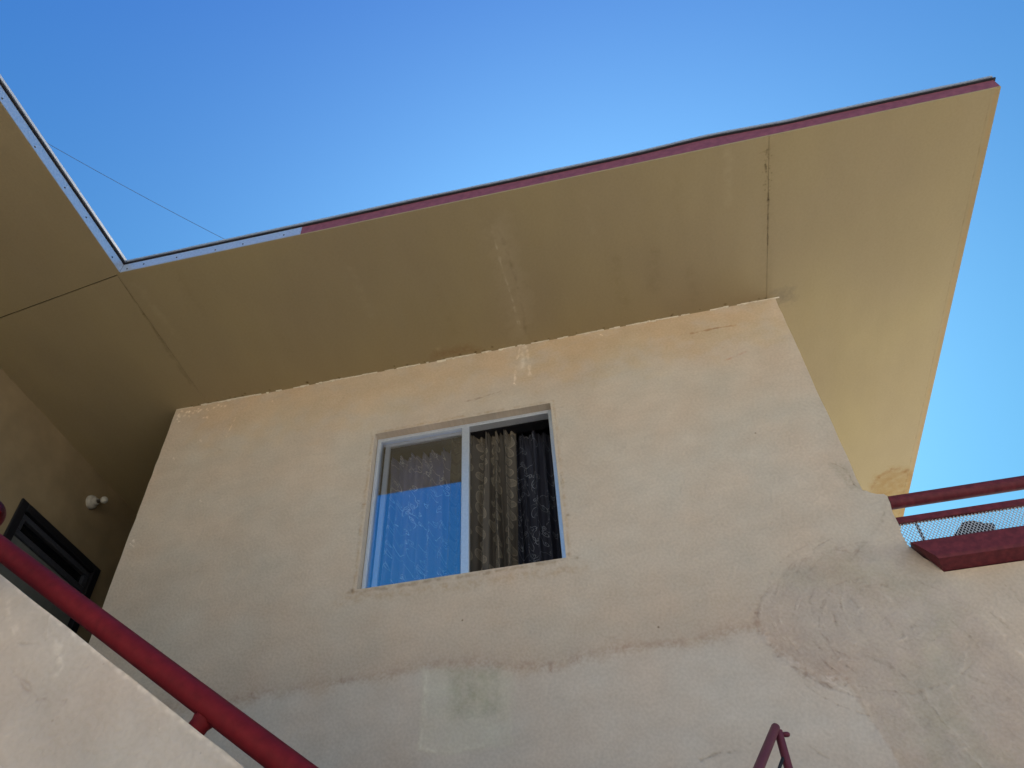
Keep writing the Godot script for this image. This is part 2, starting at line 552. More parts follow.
func paint_soffit() -> Painter:
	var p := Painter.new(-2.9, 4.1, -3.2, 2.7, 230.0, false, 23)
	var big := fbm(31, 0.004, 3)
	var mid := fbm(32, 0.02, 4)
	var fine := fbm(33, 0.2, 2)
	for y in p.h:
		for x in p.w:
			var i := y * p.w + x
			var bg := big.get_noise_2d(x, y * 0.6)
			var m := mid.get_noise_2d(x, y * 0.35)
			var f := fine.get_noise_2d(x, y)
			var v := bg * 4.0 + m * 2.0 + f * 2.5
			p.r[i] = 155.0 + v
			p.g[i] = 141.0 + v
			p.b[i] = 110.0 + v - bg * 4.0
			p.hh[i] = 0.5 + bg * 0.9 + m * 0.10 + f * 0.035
	# taped joint with a worn head
	p.line(v2([2.757, 1.15, 2.755, 0.7, 2.76, 0.08]), 0.035, Vector3(-4, -4, -4), 0.12, 0.5, 0.01)
	p.line(v2([2.75, 1.14, 2.735, 1.05, 2.75, 0.95, 2.755, 0.8, 2.757, 0.45]), 0.004, Vector3(-30, -29, -25), -0.2, 0.9, 0.012)
	p.line(v2([2.70, 1.13, 2.77, 1.145]), 0.004, Vector3(-11, -11, -10), -0.1, 0.8, 0.008)
	for k in 26:
		p.dab(Vector2(2.745 + p.rng.randfn(0, 0.018), p.rng.randf_range(0.86, 1.13)), p.rng.randf_range(0.002, 0.006), Vector3(-26, -26, -22), -0.1)
	# mended strip in the middle
	p.patch(v2([1.03, 1.03, 1.155, 1.074, 1.176, 0.387, 1.071, 0.044, 0.982, 0.066, 1.019, 0.761]), 0.05, Vector3(8, 8, 9), 0.06, 0.6, 0.04)
	p.line(v2([1.049, 0.973, 1.047, 0.738, 1.057, 0.416, 1.056, 0.143]), 0.007, Vector3(14, 14, 16), 0.12, 0.9, 0.012)
	p.line(v2([1.10, 0.9, 1.12, 0.5, 1.09, 0.1]), 0.01, Vector3(-9, -9, -8), 0.0, 0.9, 0.012)
	# grime at the wall, rusty mark, chips at the corner
	p.patch(v2([0.36, 0.02, 0.75, 0.02, 0.66, 0.10, 0.42, 0.09]), 0.03, Vector3(-8, -14, -14), 0.0, 0.7, 0.08)
	p.dab(Vector2(0.45, 0.11), 0.02, Vector3(14, 14, 12))
	p.patch(v2([2.80, 0.06, 2.93, 0.06, 2.94, -0.06, 2.83, -0.07]), 0.04, Vector3(-16, -14, -8), -0.05, 0.6, 0.06)
	for k in 40:
		p.dab(Vector2(p.rng.randf_range(-1.6, 2.8), 0.006 + absf(p.rng.randfn(0, 0.012))), p.rng.randf_range(0.004, 0.012), Vector3(-34, -36, -34))
	# damp rings near the far right eave
	p.patch(v2([3.70, -2.40, 3.73, -2.25, 3.83, -2.16, 3.95, -2.2, 4.06, -2.3, 4.06, -3.0, 3.6, -3.0]), 0.06, Vector3(-8, -15, -20), 0.0, 0.6, 0.04)
	p.line(v2([3.68, -2.45, 3.73, -2.25, 3.83, -2.16, 3.96, -2.2, 4.04, -2.33]), 0.022, Vector3(-7, -12, -13), 0.0, 0.7, 0.03)
	# painted margin along the right eave
	p.line(v2([4.015, 1.25, 4.015, -3.2]), 0.012, Vector3(2, -5, -9), 0.0, 0.3, 0.004)
	p.line(v2([3.985, 1.25, 3.985, -3.2]), 0.004, Vector3(-6, -7, -7), -0.1, 0.6, 0.004)
	# faint joint that runs on from the left eave
	p.line(v2([-1.37, 1.2, -1.38, 0.894, -1.385, 0.6]), 0.005, Vector3(-15, -15, -14), -0.2, 0.6, 0.008)
	p.line(v2([-1.385, 0.7, -1.39, 0.2]), 0.012, Vector3(-9, -9, -8), -0.1, 0.7, 0.01)
	for k in 14:
		var c := Vector2(p.rng.randf_range(-1.3, 2.6), p.rng.randf_range(0.1, 0.9))
		var s := p.rng.randf_range(-5, 5)
		p.line([c, c + Vector2(p.rng.randf_range(-0.04, 0.04), p.rng.randf_range(0.2, 0.5))], p.rng.randf_range(0.02, 0.05), Vector3(s, s, s), 0.0, 0.6, 0.02)
	return p


func paint_stair_wall() -> Painter:
	var p := Painter.new(-0.5, 1.3, 1.7, 3.3, 520.0, true, 37)
	var big := fbm(41, 0.004, 3)
	var mid := fbm(42, 0.015, 4)
	var fine := fbm(43, 0.11, 4)
	var hue := fbm(44, 0.005, 3)
	for y in p.h:
		for x in p.w:
			var i := y * p.w + x
			var bg := big.get_noise_2d(x, y)
			var m := mid.get_noise_2d(x, y)
			var f := fine.get_noise_2d(x, y)
			var hu := hue.get_noise_2d(x, y)
			var v := bg * 8.0 + m * 7.0 + f * 5.0
			p.r[i] = 184.0 + v + hu * 3.0
			p.g[i] = 174.0 + v - hu * 1.5
			p.b[i] = 163.0 + v - hu * 4.0
			p.hh[i] = 0.5 + bg * 0.3 + m * 0.24 + f * 0.10
	for k in 60:
		var c := Vector2(p.rng.randf_range(-0.4, 0.9), p.rng.randf_range(1.9, 2.9))
		var d := Vector2(p.rng.randf_range(0.03, 0.12), 0).rotated(p.rng.randf_range(-1.6, 0.2))
		var s := p.rng.randf_range(-10, 9)
		p.line([c, c + d * 0.5 + d.orthogonal() * 0.15, c + d], p.rng.randf_range(0.002, 0.005), Vector3(s, s, s), s * 0.014, 0.7, 0.004)
	p.line(v2([0.26, 2.52, 0.30, 2.46, 0.33, 2.42]), 0.006, Vector3(12, 12, 11), 0.08, 0.9, 0.008)
	p.line(v2([0.40, 2.44, 0.45, 2.36, 0.47, 2.31]), 0.008, Vector3(11, 11, 10), 0.08, 0.9, 0.012)
	p.line(v2([0.36, 2.34, 0.44, 2.28, 0.5, 2.26]), 0.004, Vector3(-8, -9, -8), -0.08, 0.9, 0.010)
	p.line(v2([0.23, 2.45, 0.22, 2.38, 0.25, 2.3]), 0.009, Vector3(9, 9, 9), 0.06, 0.9, 0.012)
	for k in 60:
		var q := Vector2(p.rng.randf_range(-0.2, 0.9), p.rng.randf_range(2.0, 2.75))
		var s := p.rng.randf_range(-30, 18)
		p.dab(q, p.rng.randf_range(0.0012, 0.003), Vector3(s, s, s), s * 0.006)
	# worn top edge
	p.line(v2([-0.5, 3.099, 0.215, 2.585, 0.887, 2.102, 1.3, 1.805]), 0.004, Vector3(16, 16, 15), 0.0, 0.8, 0.003)
	return p


func disc(im: Image, x: float, y: float, rad: float, c: Color):
	for j in range(int(y - rad), int(y + rad) + 1):
		for i in range(int(x - rad), int(x + rad) + 1):
			if Vector2(i - x, j - y).length() <= rad:
				im.set_pixel(posmod(i, im.get_width()), posmod(j, im.get_height()), c)


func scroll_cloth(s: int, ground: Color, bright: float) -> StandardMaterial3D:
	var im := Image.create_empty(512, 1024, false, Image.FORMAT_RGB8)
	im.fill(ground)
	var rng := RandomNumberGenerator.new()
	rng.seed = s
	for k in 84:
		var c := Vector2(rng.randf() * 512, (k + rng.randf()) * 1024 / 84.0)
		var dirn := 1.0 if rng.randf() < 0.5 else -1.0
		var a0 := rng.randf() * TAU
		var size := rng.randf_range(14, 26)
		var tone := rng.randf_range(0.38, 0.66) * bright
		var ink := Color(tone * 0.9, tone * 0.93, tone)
		for t in 160:   # a spiral that opens into a stem
			var u := t / 159.0
			var q := c + Vector2(size * u, 0).rotated(a0 + dirn * u * 9.0)
			disc(im, q.x, q.y, 1.7, ink)
		var e := c + Vector2(size, 0).rotated(a0 + dirn * 9.0)
		var dd := Vector2(1, 0).rotated(a0 + dirn * (9.0 + PI / 2))
		for t in 70:
			e += dd * 1.4
			dd = dd.rotated(-dirn * 0.035)
			disc(im, e.x, e.y, 1.5, ink)
	var m := StandardMaterial3D.new()
	m.albedo_texture = ImageTexture.create_from_image(im)
	m.roughness = 0.75
	m.backlight = Color(0.10, 0.10, 0.12)
	return m


func leaf_lace(s: int) -> StandardMaterial3D:
	var im := Image.create_empty(512, 1024, false, Image.FORMAT_RGB8)
	im.fill(Color8(74, 68, 61))
	var rng := RandomNumberGenerator.new()
	rng.seed = s
	for k in 9000:   # net ground
		var q := Vector2(rng.randf() * 512, rng.randf() * 1024)
		im.set_pixel(int(q.x), int(q.y), Color8(96, 88, 77))
	for k in 66:
		var c := Vector2((50 + 103 * (k * 2 % 5)) + rng.randf_range(-16, 16), (k + 0.5) * 1024 / 66.0)
		var a := rng.randf_range(-1.1, 1.1)
		var lw := rng.randf_range(24, 34)
		var lh := lw * rng.randf_range(1.2, 1.5)
		for j in range(-70, 71):
			for i in range(-70, 71):
				var q := Vector2(i, j).rotated(a)
				var e := pow(q.x / lw, 2) + pow(q.y / lh, 2)
				if e < 1.0:
					var vein := absf(q.x) < 2.0 or fposmod(q.y + absf(q.x) * 0.9, 13.0) < 3.0
					var col := Color8(118, 109, 95) if e > 0.7 else (Color8(84, 77, 69) if vein else Color8(104, 96, 84))
					im.set_pixel(posmod(int(c.x) + i, 512), posmod(int(c.y) + j, 1024), col)
	var m := StandardMaterial3D.new()
	m.albedo_texture = ImageTexture.create_from_image(im)
	m.roughness = 0.8
	m.backlight = Color(0.18, 0.17, 0.15)
	return m


func drape(xa: float, xb: float, y_top: float, y_low: float, z: float, folds: int, depth: float, s: int, lean := 0.0) -> SurfaceTool:
	var st := mb()
	var nx := folds * 12
	var ny := 40
	var n := fbm(s, 0.9, 2)
	var grid := []
	for j in ny + 1:
		var row := []
		var t := float(j) / ny
		for i in nx + 1:
			var u := float(i) / nx
			var gather := smoothstep(0.10, 0.03, t)      # ruffled heading
			var ph := u * folds * TAU + 0.9 * n.get_noise_2d(u * 3.0, t * 0.6) * 3.0
			var d := depth * (0.55 + 0.5 * smoothstep(0.05, 0.5, t)) * (sin(ph) + 0.35 * sin(ph * 2.3 + 1.0))
			d += gather * depth * 0.5 * sin(ph * 3.0 + s)
			var ytop := y_top + (0.008 * sin(ph * 3.0) + 0.006 * n.get_noise_2d(u * 40.0, 3.0)) * (1.0 if j < 3 else 0.0)
			var x := lerpf(xa, xb, u) + lean * t + 0.006 * sin(ph + 1.2)
			row.append([Vector3(x, lerpf(ytop, y_low, t), z + d), Vector2(u * folds / 6.0, t * (y_top - y_low) / 1.1)])
		grid.append(row)
	st.set_smooth_group(0)
	for j in ny:
		for i in nx:
			var q := [grid[j][i], grid[j + 1][i], grid[j + 1][i + 1], grid[j][i + 1]]
			for id in [0, 2, 1, 0, 3, 2]:
				st.set_uv(q[id][1])
				st.add_vertex(q[id][0])
	st.index()
	st.generate_normals()
	return st


# ------------------------------------------------------------------ scene
func _ready():
	var cam := Camera3D.new()
	cam.name = "camera"
	cam.fov = 52.172
	cam.near = 0.05
	cam.far = 600.0
	cam.transform = Transform3D(Basis(Vector3(0.976855, -0.037720, -0.210551), Vector3(0.176952, 0.695531, 0.696366), Vector3(0.120177, -0.717506, 0.686107)).orthonormalized(), Vector3(1.59431, 1.59696, 3.66108))
	add_child(cam)
	cam.current = true

	var env := Environment.new()
	env.background_mode = Environment.BG_SKY
	var sky := Sky.new()
	var pano := PanoramaSkyMaterial.new()
	pano.panorama = sky_texture()
	sky.sky_material = pano
	env.sky = sky
	env.tonemap_mode = Environment.TONE_MAPPER_LINEAR
	env.tonemap_exposure = EXPO
	env.sdfgi_enabled = true
	env.ssao_enabled = true
	env.ssil_enabled = true
	var we := WorldEnvironment.new()
	we.environment = env
	add_child(we)

	var sun := DirectionalLight3D.new()
	sun.name = "sun"
	sun.light_energy = 1.6
	sun.light_color = Color(1.0, 0.95, 0.87)
	sun.light_angular_distance = 0.5
	sun.shadow_enabled = true
	sun.rotation_degrees = Vector3(-50, 172, 0)   # high behind the building
	add_child(sun)

	# materials
	var wall_paint := paint_front_wall()
	var wall_m := wall_paint.material(1.2, 0.92)
	var soffit_paint := paint_soffit()
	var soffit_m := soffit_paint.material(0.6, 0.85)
	var stair_paint := paint_stair_wall()
	var stair_m := stair_paint.material(0.9, 0.92)
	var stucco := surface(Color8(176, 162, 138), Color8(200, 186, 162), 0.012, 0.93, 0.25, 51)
	var shaded_stucco := surface(Color8(128, 113, 88), Color8(146, 130, 102), 0.012, 0.93, 0.25, 57)  # browner stucco, darkened to carry the shade of wing and passage walls
	var deck_paint := surface(Color8(186, 194, 200), Color8(208, 215, 220), 0.012, 0.9, 0.1, 59)
	var dark_deck := surface(Color8(112, 108, 102), Color8(130, 126, 119), 0.012, 0.93, 0.15, 63)  # darker concrete grey, chosen to bounce less light to the left soffit
	var concrete := surface(Color8(168, 163, 155), Color8(190, 185, 177), 0.012, 0.95, 0.2, 61, 0.3)
	var red := surface(Color8(92, 25, 31), Color8(120, 34, 40), 0.025, 0.56, 0.06, 71, 2.0)
	red.metallic_specular = 0.2
	var plum := surface(Color8(112, 62, 76), Color8(138, 80, 92), 0.02, 0.6, 0.04, 81, 2.0)
	var rail_red := surface(Color8(82, 36, 45), Color8(118, 52, 60), 0.02, 0.55, 0.04, 87, 2.0)
	rail_red.metallic_specular = 0.3
	var zinc := surface(Color8(176, 188, 204), Color8(204, 214, 228), 0.03, 0.4, 0.02, 91, 3.0, 0.5)
	var tar := surface(Color8(34, 34, 40), Color8(52, 52, 58), 0.05, 0.9, 0.1, 95, 3.0)
	var edge_grey := surface(Color8(134, 142, 156), Color8(176, 184, 196), 0.04, 0.6, 0.05, 97, 3.0, 0.2)
	var alu := surface(Color8(206, 214, 226), Color8(220, 227, 238), 0.03, 0.34, 0.0, 101, 3.0, 0.6)
	var bronze := surface(Color8(20, 20, 25), Color8(28, 28, 34), 0.03, 0.5, 0.02, 105, 3.0)
	var dark_door := surface(Color8(92, 94, 92), Color8(104, 106, 103), 0.02, 0.6, 0.02, 107, 1.0)
	var caulk := surface(Color8(214, 206, 188), Color8(240, 234, 222), 0.05, 0.9, 0.1, 109, 4.0)
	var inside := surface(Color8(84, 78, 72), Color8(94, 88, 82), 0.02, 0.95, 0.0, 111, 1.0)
	var glass := StandardMaterial3D.new()
	glass.albedo_color = Color(0.05, 0.06, 0.07, 0.04)
	glass.transparency = BaseMaterial3D.TRANSPARENCY_ALPHA
	glass.roughness = 0.02
	var film := StandardMaterial3D.new()   # reflective film on the outer pane
	var one := Image.create_empty(4, 4, false, Image.FORMAT_RGBA8)
	one.fill(Color(0.84, 0.90, 1.0, 0.44))
	film.albedo_texture = ImageTexture.create_from_image(one)
	film.transparency = BaseMaterial3D.TRANSPARENCY_ALPHA
	film.roughness = 0.02
	film.metallic = 1.0
	var dark_glass := StandardMaterial3D.new()
	dark_glass.albedo_color = Color8(14, 15, 18)
	dark_glass.roughness = 0.15

	# ---------------- setting
	var g := mb()
	quad(g, Vector3(-300, 0, 300), Vector3(300, 0, 300), Vector3(300, 0, -300), Vector3(-300, 0, -300))
	part("ground", g, concrete).set_meta("kind", "structure")

	# ---------------- the building
	var house := thing("apartment_building", "tan stucco apartment building with wide flat roof overhang and one sliding window", "building")
	var rng := RandomNumberGenerator.new()
	rng.seed = 5

	var st := mb()
	var left_edge := []       # corner with small chips
	var yy := TOP
	while yy > 2.42:
		left_edge.append(Vector2(-1.625 + rng.randf_range(-0.003, 0.003), yy))
		yy -= rng.randf_range(0.05, 0.12)
	left_edge.append(Vector2(-1.625, 2.33))
	var right_edge := []
	yy = 4.16
	while yy < TOP - 0.06:
		right_edge.append(Vector2(2.816 + rng.randf_range(-0.003, 0.003), yy))
		yy += rng.randf_range(0.05, 0.12)
	right_edge.append(Vector2(2.816, TOP))
	var pier := v2([3.013, 3.60, 2.985, 3.655, 2.955, 3.69, 2.935, 3.73, 2.912, 3.77, 2.907, 3.84, 2.915, 3.90, 2.912, 3.97, 2.922, 4.03, 2.924, 4.075, 2.912, 4.092, 2.880, 4.098, 2.852, 4.112, 2.835, 4.130, 2.820, 4.134])
	var west := left_edge.duplicate()
	west.append_array(v2([0, 2.33, 0, TOP]))
	prism(st, west, -0.2, 0.0, false, wall_paint)
	prism(st, v2([0, 5.185, 1.2, 5.185, 1.2, TOP, 0, TOP]), -0.2, 0.0, false, wall_paint)
	prism(st, v2([0, 2.33, 1.2, 2.33, 1.2, 4.0, 0, 4.0]), -0.2, 0.0, false, wall_paint)
	var east := v2([1.2, 2.33, 3.64, 2.33, 3.64, 3.60])
	east.append_array(pier)
	east.append_array(right_edge)
	east.append(Vector2(1.2, TOP))
	prism(st, east, -0.2, 0.0, false, wall_paint)
	for i in left_edge.size() - 1:
		rim(st, left_edge[i], left_edge[i + 1], -0.2, 0.0, wall_paint)
	for i in range(1, east.size() - 2):
		rim(st, east[i], east[i + 1], -0.2, 0.0, wall_paint)
	var hole := v2([0, 4.0, 0, 5.185, 1.2, 5.185, 1.2, 4.0])
	for i in 4:
		rim(st, hole[i], hole[(i + 1) % 4], -0.2, 0.0, wall_paint)
	part("front_wall", st, wall_m, house)
	var front_stucco := surface(Color8(184, 171, 157), Color8(208, 195, 181), 0.012, 0.93, 0.25, 53)
	st = mb()
	box(st, Vector3(-1.625, 0, -0.2), Vector3(3.64, 2.3295, 0.0))
	part("lower_wall", st, front_stucco, house)
	st = mb()
	box(st, Vector3(3.6405, 0, -0.2), Vector3(8.0, 3.60, 0.0))
	part("parapet_wall", st, front_stucco, house)

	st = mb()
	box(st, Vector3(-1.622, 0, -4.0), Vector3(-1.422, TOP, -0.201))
	part("side_wall", st, shaded_stucco, house)
	st = mb()
	box(st, Vector3(2.613, 0, -4.0), Vector3(2.813, TOP, -0.201))
	part("side_wall", st, stucco, house)
	st = mb()
	box(st, Vector3(-8.0, 0, -4.2), Vector3(2.813, TOP, -4.002))
	part("back_wall", st, stucco, house)
	st = mb()
	box(st, Vector3(-1.42, 0.0, -3.998), Vector3(2.611, 3.0, -0.202))
	part("room_floor", st, inside, house)
	st = mb()
	box(st, Vector3(-1.42, 3.002, -3.5), Vector3(2.611, TOP, -3.4))
	part("room_partition", st, inside, house)

	st = mb()
	box(st, Vector3(-1.42, 5.45, -3.398), Vector3(2.611, 5.5, -0.202))  # low ceiling added in a dark colour for the shade above the curtains
	part("shade_ceiling", st, surface(Color8(58, 54, 52), Color8(66, 62, 60), 0.02, 0.95, 0.0, 115, 1.0), house)

	# left wing: wall with its door opening
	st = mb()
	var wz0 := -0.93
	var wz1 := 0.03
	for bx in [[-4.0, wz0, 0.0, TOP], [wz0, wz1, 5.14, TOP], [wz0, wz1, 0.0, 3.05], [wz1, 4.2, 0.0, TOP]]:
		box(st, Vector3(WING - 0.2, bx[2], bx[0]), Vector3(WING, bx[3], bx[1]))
	part("wing_wall", st, shaded_stucco, house)
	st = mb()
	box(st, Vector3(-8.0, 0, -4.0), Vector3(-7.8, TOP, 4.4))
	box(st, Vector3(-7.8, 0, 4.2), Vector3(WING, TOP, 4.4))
	part("wing_wall", st, shaded_stucco, house)

	var door := part("door", _door_slab(), dark_door, house)
	st = mb()
	for b in [[0.0, 3.05, wz0, wz0 + 0.07, 5.14], [0.0, 3.05, wz1 - 0.07, wz1, 5.14]]:
		box(st, Vector3(WING - 0.1, b[1], b[2]), Vector3(WING + 0.015, b[4], b[3]), 0.004)
	box(st, Vector3(WING - 0.1, 5.075, wz0 + 0.071), Vector3(WING + 0.015, 5.14, wz1 - 0.071), 0.004)
	part("casing", st, bronze, door)
	st = mb()
	var f0 := wz0 + 0.075
	var f1 := wz1 - 0.075
	box(st, Vector3(WING - 0.05, 5.03, f0), Vector3(WING - 0.008, 5.07, f1), 0.004)
	box(st, Vector3(WING - 0.05, 4.90, f0), Vector3(WING - 0.008, 4.945, f1), 0.004)
	box(st, Vector3(WING - 0.05, 4.947, f0), Vector3(WING - 0.008, 5.028, f0 + 0.045), 0.004)
	box(st, Vector3(WING - 0.05, 4.947, f1 - 0.045), Vector3(WING - 0.008, 5.028, f1), 0.004)
	part("transom_frame", st, surface(Color8(48, 50, 58), Color8(62, 64, 72), 0.03, 0.45, 0.0, 113, 3.0), door)
	st = mb()
	box(st, Vector3(WING - 0.045, 4.947, f0 + 0.046), Vector3(WING - 0.038, 5.028, f1 - 0.046))
	part("transom_pane", st, dark_glass, door)

	# roof: slab above the soffit panels
	st = mb()
	box(st, Vector3(EAVE_L + 0.012, TOP + 0.012, BACK), Vector3(EAVE_R - 0.012, TOP + 0.085, EAVE_Z - 0.02))
	box(st, Vector3(-8.2, TOP + 0.012, BACK), Vector3(EAVE_L + 0.0118, TOP + 0.085, EAVE_Z - 0.02))
	box(st, Vector3(-8.2, TOP + 0.012, EAVE_Z - 0.02), Vector3(EAVE_L - 0.019, TOP + 0.085, 4.6))
	part("roof", st, tar, house)

	# soffit panels, each with open joints to its neighbours
	var zs := EAVE_Z
	for poly in [
		v2([2.7585, BACK, EAVE_R, BACK, EAVE_R, zs, 2.7585, zs]),
		v2([-1.3685, BACK, 2.7565, BACK, 2.7565, zs, -1.3685, zs]),
		v2([-8.2, BACK, -1.3715, BACK, -1.3715, 1.217, -2.306, 1.084, -8.2, 0.24]),
		v2([-8.2, 0.248, -2.306, 1.092, -1.3715, 1.225, EAVE_L, 1.235, EAVE_L, 4.6, -8.2, 4.6])]:
		var sp := mb()
		var pv := PackedVector2Array(poly)
		var ids := Geometry2D.triangulate_polygon(pv)
		for i in range(0, ids.size(), 3):
			var a := pv[ids[i]]
			var b := pv[ids[i + 1]]
			var c := pv[ids[i + 2]]
			if (b - a).cross(c - a) < 0:
				var t := b
				b = c
				c = t
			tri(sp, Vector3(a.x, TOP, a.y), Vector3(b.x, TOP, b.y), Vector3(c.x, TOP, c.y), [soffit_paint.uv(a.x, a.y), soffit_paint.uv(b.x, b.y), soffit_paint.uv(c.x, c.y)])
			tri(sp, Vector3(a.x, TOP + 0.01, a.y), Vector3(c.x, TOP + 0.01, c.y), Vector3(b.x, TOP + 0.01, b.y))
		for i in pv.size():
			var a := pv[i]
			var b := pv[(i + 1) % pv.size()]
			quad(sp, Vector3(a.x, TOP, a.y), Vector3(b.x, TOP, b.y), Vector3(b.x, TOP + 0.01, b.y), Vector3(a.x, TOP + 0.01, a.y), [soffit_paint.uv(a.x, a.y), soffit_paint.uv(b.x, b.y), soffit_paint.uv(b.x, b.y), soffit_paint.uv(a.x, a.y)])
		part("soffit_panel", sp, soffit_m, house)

	# fascia boards: slightly uneven top line
	part("fascia_board", ribbon(rng, Vector3(EAVE_L, 0, EAVE_Z - 0.018), Vector3(EAVE_R, 0, EAVE_Z - 0.018), 0.018, TOP + 0.0105, TOP + 0.090, 0.0015, true), plum, house)
	st = mb()
	box(st, Vector3(EAVE_R - 0.018, TOP + 0.0105, BACK), Vector3(EAVE_R, TOP + 0.090, EAVE_Z - 0.019))
	part("fascia_board", st, plum, house)
	st = mb()
	box(st, Vector3(EAVE_L - 0.018, TOP + 0.0105, EAVE_Z), Vector3(EAVE_L, TOP + 0.090, 4.6))
	part("fascia_board", st, plum, house)
	# tarred roofing lip and metal edge over the fascia
	part("drip_edge", ribbon(rng, Vector3(EAVE_L - 0.02, 0, EAVE_Z - 0.02), Vector3(EAVE_R + 0.012, 0, EAVE_Z - 0.02), 0.030, TOP + 0.0915, TOP + 0.101, 0.004, true), tar, house)
	part("drip_edge", ribbon(rng, Vector3(EAVE_L + 0.011, 0, 4.6), Vector3(EAVE_L + 0.011, 0, EAVE_Z + 0.011), 0.030, TOP + 0.0915, TOP + 0.101, 0.003), tar, house)
	st = mb()
	box(st, Vector3(EAVE_R - 0.02, TOP + 0.0915, BACK), Vector3(EAVE_R + 0.01, TOP + 0.103, EAVE_Z - 0.021))
	part("drip_edge", st, tar, house)
	part("roof_edge", ribbon(rng, Vector3(EAVE_L - 0.02, 0, EAVE_Z - 0.02), Vector3(EAVE_R + 0.0, 0, EAVE_Z - 0.02), 0.034, TOP + 0.1035, TOP + 0.119, 0.005, true), edge_grey, house)
	part("roof_edge", ribbon(rng, Vector3(EAVE_L + 0.016, 0, 4.6), Vector3(EAVE_L + 0.016, 0, EAVE_Z + 0.015), 0.030, TOP + 0.1035, TOP + 0.124, 0.004), edge_grey, house)

	# galvanised flashing on the inner corner of the eave
	st = mb()
	box(st, Vector3(EAVE_L + 0.004, TOP + 0.004, EAVE_Z + 0.001), Vector3(-0.118, TOP + 0.084, EAVE_Z + 0.004))
	var fl := part("flashing", st, zinc, house)
	for q in [[-1.189, 5.842], [-0.959, 5.838], [-0.691, 5.828], [-0.505, 5.830], [-0.231, 5.834], [-1.30, 5.826]]:
		st = mb()
		lathe(st, Vector3(q[0], q[1], EAVE_Z + 0.004), Vector3(0, 0, 1), v2([0.0035, 0.0, 0.003, 0.004, 0.0, 0.006]), 10)
		part("nail", st, tar, fl)
	st = mb()
	box(st, Vector3(EAVE_L + 0.001, TOP + 0.004, EAVE_Z + 0.006), Vector3(EAVE_L + 0.004, TOP + 0.084, 4.6))
	fl = part("flashing", st, zinc, house)
	for k in 7:
		st = mb()
		lathe(st, Vector3(EAVE_L + 0.004, TOP + 0.03 + rng.randf_range(-0.01, 0.012), 1.36 + k * 0.26 + rng.randf_range(-0.04, 0.04)), Vector3(1, 0, 0), v2([0.0035, 0.0, 0.003, 0.004, 0.0, 0.006]), 10)
		part("nail", st, tar, fl)

	# broken bead of old plaster where the wall meets the soffit
	st = mb()
	var bx0 := -1.62
	while bx0 < 2.8:
		var ln := rng.randf_range(0.015, 0.07)
		if rng.randf() < 0.82:
			var hgt := rng.randf_range(0.004, 0.012) * (1.8 if rng.randf() < 0.15 else 1.0)
			prism(st, [Vector2(bx0, TOP - hgt * rng.randf_range(0.3, 1.0)), Vector2(bx0 + ln * 0.5, TOP - hgt), Vector2(bx0 + ln, TOP - hgt * rng.randf_range(0.2, 0.9)), Vector2(bx0 + ln, TOP - 0.0005), Vector2(bx0, TOP - 0.0005)], 0.0005, rng.randf_range(0.005, 0.011))
		bx0 += ln
	part("plaster_bead", st, caulk, house).set_meta("kind", "stuff")

	# window: fixed frame, the left half glazed twice because the sash is slid open
	st = mb()
	var wz := -0.055
	box(st, Vector3(0.003, 4.003, wz - 0.06), Vector3(0.028, 5.182, wz), 0.002)
	box(st, Vector3(1.172, 4.003, wz - 0.06), Vector3(1.197, 5.182, wz), 0.002)
	box(st, Vector3(0.0285, 5.154, wz - 0.06), Vector3(1.1715, 5.182, wz), 0.002)
	box(st, Vector3(0.0285, 4.003, wz - 0.06), Vector3(1.1715, 4.03, wz), 0.002)
	var win := part("window", st, alu, house)
	st = mb()
	box(st, Vector3(0.590, 4.031, wz - 0.026), Vector3(0.640, 5.153, wz + 0.004), 0.003)
	part("meeting_stile", st, alu, win)
	st = mb()
	box(st, Vector3(0.05, 4.031, wz - 0.055), Vector3(0.082, 5.153, wz - 0.034), 0.002)
	box(st, Vector3(0.60, 4.031, wz - 0.055), Vector3(0.632, 5.153, wz - 0.034), 0.002)
	box(st, Vector3(0.0825, 5.125, wz - 0.055), Vector3(0.5995, 5.153, wz - 0.034), 0.002)
	box(st, Vector3(0.0825, 4.031, wz - 0.055), Vector3(0.5995, 4.058, wz - 0.034), 0.002)
	part("sash", st, alu, win)
	st = mb()
	box(st, Vector3(0.002, 5.150, -0.199), Vector3(1.198, 5.184, wz - 0.061))  # dark strips added in place of the shade inside the opening
	box(st, Vector3(0.001, 4.002, -0.199), Vector3(0.012, 5.149, wz - 0.061))
	box(st, Vector3(1.188, 4.002, -0.199), Vector3(1.199, 5.149, wz - 0.061))
	part("shade_lining", st, bronze, win)
	st = mb()
	quad(st, Vector3(0.029, 4.031, wz - 0.018), Vector3(0.5895, 4.031, wz - 0.018), Vector3(0.5895, 5.153, wz - 0.018), Vector3(0.029, 5.153, wz - 0.018))
	part("pane", st, film, win)
	st = mb()
	quad(st, Vector3(0.083, 4.059, wz - 0.045), Vector3(0.599, 4.059, wz - 0.045), Vector3(0.599, 5.124, wz - 0.045), Vector3(0.083, 5.124, wz - 0.045))
	part("pane", st, glass, win)

	# parapet cap of folded metal right of the pier
	st = mb()
	var prof := [Vector3(3.010, 3.606, 0.002), Vector3(2.985, 3.625, 0.088), Vector3(2.975, 3.640, 0.092), Vector3(2.905, 3.728, 0.090), Vector3(2.899, 3.738, 0.080), Vector3(2.93, 3.775, -0.03), Vector3(2.93, 3.775, -0.24), Vector3(2.94, 3.602, -0.24), Vector3(2.94, 3.602, -0.202)]
	for i in prof.size():
		var a: Vector3 = prof[i]
		var b: Vector3 = prof[(i + 1) % prof.size()]
		quad(st, a, Vector3(8.0, a.y, a.z), Vector3(8.0, b.y, b.z), b)
